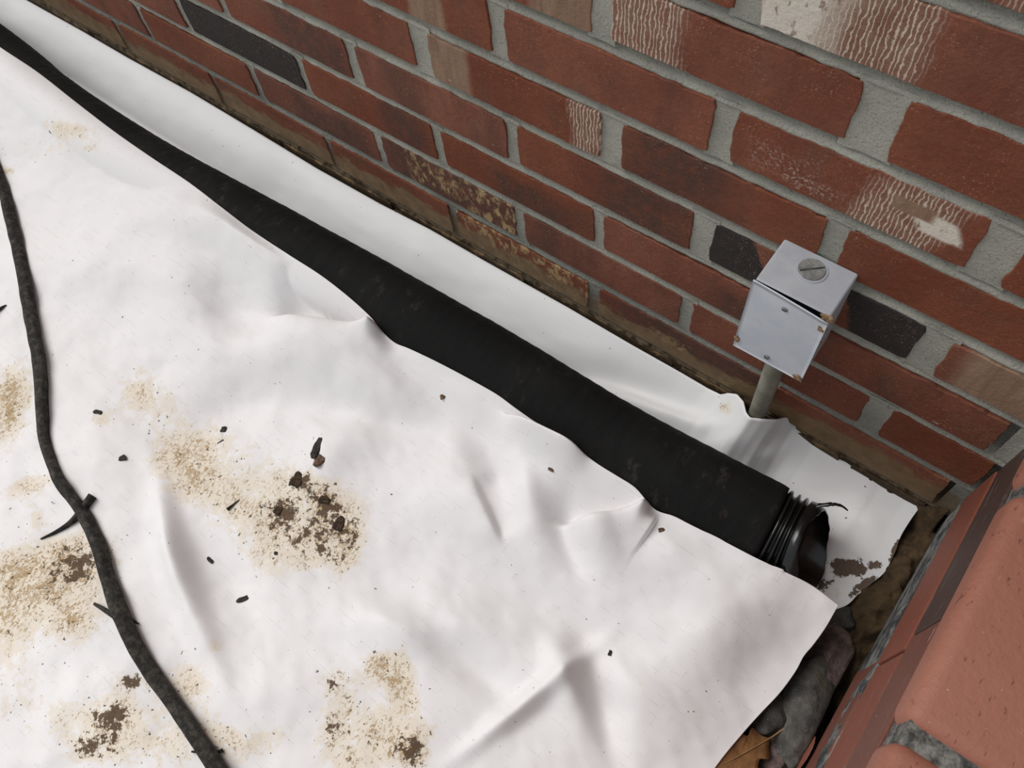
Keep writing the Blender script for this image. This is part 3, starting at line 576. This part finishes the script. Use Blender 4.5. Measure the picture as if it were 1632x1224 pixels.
# cover: thin plate with a turned rim, sprung open at its upper right corner
n, m = 22, 30; V = []
def cov(s, t_, k):
    x = bx0 - .0012 + (bx1 - bx0 + .0024) * s; z = bz0 - .0025 + (bz1 - bz0 + .0015) * t_
    y = -.0480 - .0048 * (s ** 1.3) * (t_ ** 2)
    e = min(s, 1 - s, t_, 1 - t_); y += 0 * e
    return (x, y - (.0018 if k else 0), z)
for k in (0, 1):
    for i in range(n):
        for j in range(m): V.append(cov(i / (n - 1), j / (m - 1), k))
Fc = [f[::-1] for f in gridfaces(n, m)] + [tuple(q + n * m for q in f) for f in gridfaces(n, m)]
per = [i * m for i in range(n)] + [(n - 1) * m + j for j in range(1, m)] + [i * m + m - 1 for i in range(n - 2, -1, -1)] + [j for j in range(m - 2, 0, -1)]
for a, b in zip(per, per[1:] + per[:1]): Fc.append((a, b, b + n * m, a + n * m))
cover = meshobj('cover_plate', V, Fc, M_COVER, box); cover.matrix_parent_inverse = BI
def disc(c, ax, r, h, seg=28, bev=.0006):
    bm = bmesh.new(); bmesh.ops.create_cone(bm, cap_ends=True, segments=seg, radius1=r, radius2=r, depth=h)
    bmesh.ops.bevel(bm, geom=[e for e in bm.edges if abs(abs(e.verts[0].co.z) - h / 2) < 1e-6 and abs(e.verts[0].co.z - e.verts[1].co.z) < 1e-6], offset=bev, segments=2, affect='EDGES')
    q = Vector((0, 0, 1)).rotation_difference(Vector(ax)); bmesh.ops.transform(bm, matrix=Matrix.Translation(c) @ q.to_matrix().to_4x4(), verts=bm.verts); return bm
pc = onZ(1294, 430, bz1 + .0006)
rim = bp('plug_rim', disc((pc[0], pc[1], bz1 - .0004), (0, 0, 1), .0128, .0024), M_GREY)
plug = bp('plug', disc((pc[0], pc[1], bz1 + .0008), (0, 0, 1), .0106, .0020), M_ZINC); tag(plug, 'dull zinc plug with a screwdriver slot')
bm = bmesh.new(); rbox(bm, (-.0095, -.0007, -.0004), (.0095, .0007, .0004)); bmesh.ops.transform(bm, matrix=Matrix.Translation((pc[0], pc[1], bz1 + .0016)) @ Matrix.Rotation(math.atan2(*(onZ(1312, 428, .27) - onZ(1276, 432, .27))[1::-1]), 4, 'Z'), verts=bm.verts)
slot = bp('slot', bm, M_DARKM, plug); slot.matrix_parent_inverse = Matrix.Identity(4); plug_m = BI
for (u, v) in ((1251, 493), (1222, 569)):
    q = onY(u, v, -.0512 if v < 520 else -.0502); scw = bp('screw', disc(q, (0, 1, 0), .0026, .0022, 18, .0005), M_ZINC)
    bm = bmesh.new(); rbox(bm, (q[0] - .0022, q[1] - .0014, q[2] - .0004), (q[0] + .0022, q[1] - .0009, q[2] + .0004)); sl = bp('slot', bm, M_DARKM, scw); sl.matrix_parent_inverse = Matrix.Identity(4)
def blob(c, rx, ry, rz, seed, sub=3, amp=.35):
    bm = bmesh.new(); bmesh.ops.create_icosphere(bm, subdivisions=sub, radius=1)
    for v in bm.verts:
        p = v.co.copy(); k = 1 + amp * float(fbm(np.array(p.x * 1.6 + seed), np.array(p.y * 1.6 + p.z * 2.1), seed, 3)); v.co = Vector((p.x * rx * k, p.y * ry * k, p.z * rz * k)) + Vector(c)
    return bm
for k, (u, v, rx, rz) in enumerate(((1319, 507, .0048, .0046), (1311, 522, .0034, .0062), (1303, 545, .0032, .0034), (1174, 540, .0024, .0042), (1271, 602, .0042, .0030))):
    q = onY(u, v, -.0505 - (.0025 if v < 530 and u > 1250 else 0)); rs_ = bp('rust_patch', blob(q, rx, .0006 if k else .0013, rz, 80 + k), M_RUST, cover, True); rs_.matrix_parent_inverse = Matrix.Identity(4)
    tag(rs_, 'rough brown rust')
ct = onY(1234, 586, -.0235); cb = onY(1203, 670, -.0150)
cpath = catmull([ct + (ct - cb) * .25, ct, cb, cb - (ct - cb) * .45 + np.array([0, .002, 0])], 30)
V, Fc = sweep(cpath, np.full(30, .0091), 32); o = meshobj('conduit', V, Fc, simple('galvanised_conduit', (.19, .185, .14), (.30, .29, .235), 35, .6, .0006, 160, .4, .15), box); o.matrix_parent_inverse = BI; tag(o, 'dull greenish grey metal conduit')
bp('locknut', disc((ct[0] + (ct[0] - cb[0]) * (.1685 - ct[2]) / (ct[2] - cb[2]), ct[1], .1685), (0, 0, 1), .0125, .003, 8), M_ZINC)

# ------------------------------------------------------------------ rocks, leaf and soil crumbs in the gap
def rock_mat(name, a, b, c):
    t = NT(name); O = t.tc.outputs['Object']; k = t.mix(t.ss(t.noise(O, 45, 6, .68), .34, .66), a, b); k = t.mix(t.math('MULTIPLY', t.ss(t.noise(O, 26, 3), .58, .70), .7), k, c)
    k = t.mix(t.math('MULTIPLY', t.ss(t.noise(O, 420, 3), .64, .74), .6), k, (.26, .24, .22))
    return t.done(k, .75, t.bump(t.noise(O, 120, 6, .7), .004, .8), .35)
MR1 = rock_mat('slate_rock', (.05, .047, .043), (.14, .13, .12), (.12, .10, .05)); MR2 = rock_mat('purple_rock', (.08, .056, .051), (.25, .175, .16), (.17, .13, .11)); MR3 = rock_mat('dark_rock', (.03, .027, .025), (.08, .074, .066), (.08, .07, .05))
def rock(u, v, z, w, d, h, ang, mat, seed, label, grp='rocks in the gap beside the stoop'):
    c = onZ(u, v, z); bm = bmesh.new(); bmesh.ops.create_icosphere(bm, subdivisions=4, radius=1); rr2 = random.Random(seed)
    pl = [(Vector((rr2.uniform(-1, 1), rr2.uniform(-1, 1), rr2.uniform(-1, 1))).normalized(), rr2.uniform(.62, .9)) for _ in range(11)]
    for vtx in bm.verts:
        p = vtx.co.copy()
        for nrm, dd in pl:
            e = p.dot(nrm) - dd
            if e > 0: p -= nrm * e * .92
        k = 1 + .09 * float(fbm(np.array(p.x * 2.2 + seed * 3.1), np.array(p.y * 2.2 + p.z * 2.7), seed, 4)); p *= k; vtx.co = Vector((p.x * w * 1.12, p.y * d * 1.12, p.z * h * 1.12))
    bmesh.ops.rotate(bm, verts=bm.verts, cent=(0, 0, 0), matrix=(Matrix.Rotation(ang, 3, 'Z') @ Matrix.Rotation(rr2.uniform(-.15, .15), 3, 'X') @ Matrix.Rotation(rr2.uniform(-.15, .15), 3, 'Y')))
    lim = XR - .003 - c[0]
    for vtx in bm.verts:
        if vtx.co.x > lim: vtx.co.x = lim + (vtx.co.x - lim) * .04
    o = bmobj('rock', bm, mat, None, True); o.location = c; tag(o, label, 'rock', grp)
la = onZ(1300, 1050, -.07) - onZ(1264, 1220, -.07); la = math.atan2(la[1], la[0]) - math.pi / 2
rock(1288, 1140, -.064, .0265, .060, .024, la, MR1, 5, 'long dark slate-grey rock with ochre blotches beside the stoop')
rock(1318, 1056, -.076, .027, .034, .024, la, MR2, 9, 'purplish-brown rock behind the long slate-grey rock')
rock(1224, 1138, -.066, .021, .024, .020, .3, MR3, 13, 'black rounded rock just above the brown leaf at the sheet edge')
rock(1234, 1204, -.070, .014, .022, .014, la, MR2, 17, 'small pinkish-brown rock between the leaf and the long rock')
rock(1150, 1222, -.066, .016, .018, .014, .2, MR3, 21, 'small black rock at the bottom edge, left of the leaf')
rock(1196, 1232, -.066, .018, .012, .012, -.5, MR3, 23, 'flat dark stone at the bottom edge, right under the leaf')
rock(1362, 1022, -.090, .020, .030, .016, .4, MR3, 27, 'dark damp stone deep in the gap under the soil bank')
rock(1335, 985, -.072, .022, .016, .014, .1, MR3, 29, 'dark stone under the plastic corner beside the soil bank')
rock(1340, 1130, -.100, .018, .040, .018, .1, MR3, 31, 'deep-set dark stone between the long rock and the stoop')
rock(1316, 1222, -.040, .012, .016, .018, .2, paver_mat('chipped_brick', (.20, .065, .04), (.28, .10, .065), False), 33, 'small broken red brick piece at the bottom beside the stoop')
# oak leaf
out = [(0, -1), (.12, -.8), (.45, -.62), (.30, -.40), (.62, -.10), (.95, .02), (.72, .18), (.34, .30), (.42, .62), (.60, .95), (.22, .78), (0, 1.05), (-.22, .75), (-.55, .88), (-.36, .52), (-.32, .28), (-.75, .12), (-.92, -.12), (-.5, -.18), (-.28, -.42), (-.42, -.66), (-.12, -.82)]
bm = bmesh.new(); c = onZ(1180, 1203, -.046)
ring = linres([(a, b) for a, b in out + out[:1]], 89)[:-1]; sc = .036
lay = []
for f in (1, .75, .5, .25):
    lay.append([bm.verts.new((x * f * sc, y * f * sc, .006 * (x * f) ** 2 - .004 * (y * f) ** 2 + .0012 * abs(math.sin(6 * y * f)) * f)) for x, y in ring])
cv = bm.verts.new((0, 0, 0))
for a, b in zip(lay[:-1], lay[1:]):
    for k in range(88): l = (k + 1) % 88; bm.faces.new((a[k], a[l], b[l], b[k]))
for k in range(88): bm.faces.new((lay[-1][k], lay[-1][(k + 1) % 88], cv))
leaf = empty('dead_leaf', tuple(c)); tag(leaf, 'brown dry lobed leaf lying on the rocks at the sheet edge', 'leaf'); leaf.rotation_euler = (.15, -.12, 2.62)
bl = bmobj('leaf_blade', bm, simple('dry_leaf', (.16, .075, .028), (.27, .13, .05), 70, .7, .0006, 260, .3), leaf, True); sm = bl.modifiers.new('t', 'SOLIDIFY'); sm.thickness = .0004
stp = catmull([(0, .9 * sc, -.0028), (0, 0, .0010), (.0008, -1.0 * sc, -.001), (.004, -1.55 * sc, .006), (.006, -2.1 * sc, .012)], 30)
V, Fc = sweep(stp, np.linspace(.0004, .0009, 30), 8); meshobj('leaf_stem', V, Fc, simple('leaf_stem', (.22, .12, .05), (.30, .18, .08)), leaf)

# ------------------------------------------------------------------ the vine and other litter on the sheet
M_BARK = None
t = NT('black_bark'); O = t.tc.outputs['Object']
c = t.mix(t.ss(t.noise(O, 130, 6, .7), .40, .72), (.015, .014, .012), (.075, .064, .053)); c = t.mix(t.math('MULTIPLY', t.ss(t.noise(O, 340, 3), .68, .76), .7), c, (.20, .175, .15))
M_BARK = t.done(c, .8, t.bump(t.noise(O, 300, 5, .7), .0015, .9), .3)
def stick(name, px, widths, seed, label=None, cat=None, parent=None, n=140, lift=.8, inv=None, dz=0):
    pts = []
    for (u, v), w in zip(px, widths):
        p0 = onsheet(u, v); r = w * .5 * np.linalg.norm(p0 - CC) / F; p = onsheet(u, v, r * lift + dz); pts.append((*p, r))
    q = catmull(pts, n); ln = np.r_[0, np.cumsum(np.linalg.norm(np.diff(q[:, :3], axis=0), axis=1))]
    def shape(i, th):
        tw = ln[i] * 9 + seed
        return 1 + .10 * np.cos(3 * (th + tw * .4)) + .06 * np.cos(5 * (th - tw * .25)) + .09 * vnoise(ln[i] * 60 + np.zeros_like(th), np.cos(th) * 2 + seed, seed)
    V, Fc = sweep(q[:, :3], np.maximum(q[:, 3], .0003), 18, shape)
    o = meshobj(name, V, Fc, M_BARK, parent)
    if inv is not None: o.matrix_parent_inverse = inv
    if label: tag(o, label, cat)
    return o
vpx = [(-210, 40), (-130, 95), (-70, 160), (-30, 215), (-12, 255), (4, 300), (20, 362), (36, 430), (51, 515), (64, 585), (67, 650), (72, 705), (93, 762), (130, 815), (155, 868), (172, 922), (190, 975), (215, 1030), (246, 1080), (276, 1120), (306, 1165), (345, 1222), (395, 1300)]
vw = [10, 11, 12, 13, 13, 14, 14, 15, 17, 17, 16, 14, 15, 17, 20, 20, 22, 20, 20, 21, 22, 24, 24]
p0 = onsheet(130, 815); vine = empty('vine_stem', tuple(p0)); tag(vine, 'long black woody vine stem winding down the muddy plastic sheet', 'vine'); VI = Matrix.Translation(tuple(-p0))
stick('stem', vpx, vw, 3, parent=vine, n=420, inv=VI)
stick('side_twig', [(150, 962), (165, 970), (180, 980), (190, 988)], [4, 6, 7, 8], 5, parent=vine, n=24, inv=VI, dz=.002)
stick('side_twig', [(206, 983), (214, 990), (221, 994)], [5, 4, 2], 6, parent=vine, n=16, inv=VI, dz=.002)
stick('side_twig', [(305, 1198), (325, 1199), (342, 1200), (355, 1196)], [2.5, 3.5, 4, 5], 8, parent=vine, n=20, inv=VI, dz=.001)
stick('twig', [(65, 859), (88, 848), (108, 836), (122, 824), (134, 808), (147, 790)], [2.5, 5, 7, 10, 11, 12], 7, 'short black pointed twig crossing under the vine stem', 'twig', n=60)
stick('twig', [(-12, 500), (2, 491), (10, 486)], [6, 4, 1.5], 9, 'tiny black twig at the left edge of the sheet', 'twig', n=20)
stick('twig', [(346, 707), (365, 690)][:1] + [(404, 790), (413, 783)][:0] + [(356, 701)], [1, 2], 10, 'fine splinter in the muddy patch, above its middle', 'twig', n=10)
stick('twig', [(362, 812), (372, 804), (381, 797)], [5, 3, 1.5], 11, 'thin dark splinter along the lower edge of the muddy patch', 'twig', n=16)
MC1 = simple('dark_chip', (.012, .011, .010), (.04, .034, .028), 200, .8); MC3 = simple('mud_clod', (.022, .013, .007), (.08, .048, .026), 300, .95, .0015, 700); MC2 = simple('brown_chip', (.07, .038, .022), (.16, .095, .06), 200, .8)
def chip(name, u, v, lw, ww, ang, mat, seed, label, cat='debris', th=.0018):
    p = onsheet(u, v); k = np.linalg.norm(p - CC) / F; a = onsheet(u + 6 * math.cos(math.radians(ang)), v + 6 * math.sin(math.radians(ang))) - p
    bm = bmesh.new(); bmesh.ops.create_icosphere(bm, subdivisions=3, radius=1)
    for q in bm.verts:
        w = q.co.copy(); w = Vector((math.copysign(abs(w.x) ** .55, w.x), math.copysign(abs(w.y) ** .6, w.y), math.copysign(abs(w.z) ** .6, w.z)))
        f = 1 + .3 * float(fbm(np.array(w.x * 1.4 + seed), np.array(w.y * 1.4 + w.z), seed, 3)); q.co = Vector((w.x * lw * .5 * k * f, w.y * ww * .5 * k * f, w.z * th * .5))
    o = bmobj(name, bm, mat, None, True); o.location = (p[0], p[1], p[2] + th * .4); o.rotation_euler = (0, 0, math.atan2(a[1], a[0])); tag(o, label, cat)
for a in (('wood_chip', 505, 713, 36, 12, -72, MC1, 1, 'narrow black wood chip standing out on the clean sheet above the mud patch', 'wood chip'),
          ('leaf_scrap', 511, 732, 22, 15, -60, MC2, 2, 'brown leaf scrap touching the lower end of the black wood chip', 'leaf scrap'),
          ('pebble', 195, 731, 11, 8, -15, MC1, 3, 'small dark pebble on the clean sheet right of the vine stem', 'pebble'),
          ('wood_chip', 335, 893, 12, 5, 40, MC1, 4, 'small grey-black chip on the clean sheet below the mud patch', 'wood chip'),
          ('wood_chip', 388, 955, 17, 7, -22, MC1, 5, 'oblong black chip on the clean sheet, lowest below the mud patch', 'wood chip'),
          ('wood_chip', 156, 657, 13, 6, 8, MC1, 6, 'tiny black chip above a tan smear near the vine stem', 'wood chip'),
          ('mud_clod', 357, 684, 9, 9, 0, MC1, 7, 'dark mud clod at the upper edge of the mud patch', 'mud clod'),
          ('mud_clod', 474, 765, 17, 24, 20, MC3, 8, 'dark mud clod at the right of the mud patch, below the wood chip', 'mud clod'),
          ('mud_clod', 541, 834, 16, 22, 20, MC3, 9, 'dark mud clod at the far right of the mud patch', 'mud clod'),
          ('mud_clod', 518, 797, 16, 12, 20, MC3, 10, 'dark mud clod in the right of the mud patch, uppermost of two', 'mud clod'),
          ('mud_clod', 443, 814, 13, 13, 20, MC3, 11, 'round dark mud clod in the middle of the mud patch', 'mud clod'),
          ('crumb', 706, 632, 8, 10, 60, MC2, 12, 'brown crumb alone on the clean sheet near the pipe', 'crumb'),
          ('wood_chip', 878, 749, 10, 5, 30, MC2, 13, 'small brown chip beside the fold near the pipe', 'wood chip'),
          ('crumb', 1054, 845, 10, 6, -15, MC2, 14, 'brown crumb on the sheet edge close to the pipe end', 'crumb'),
          ('crumb', 440, 882, 5, 5, 0, MC1, 15, 'tiny dark speck of grit just under the mud patch', 'crumb'),
          ('crumb', 972, 1041, 5, 8, 20, MC1, 16, 'tiny black speck of grit on the clean right half of the sheet', 'crumb')):
    chip(*a)
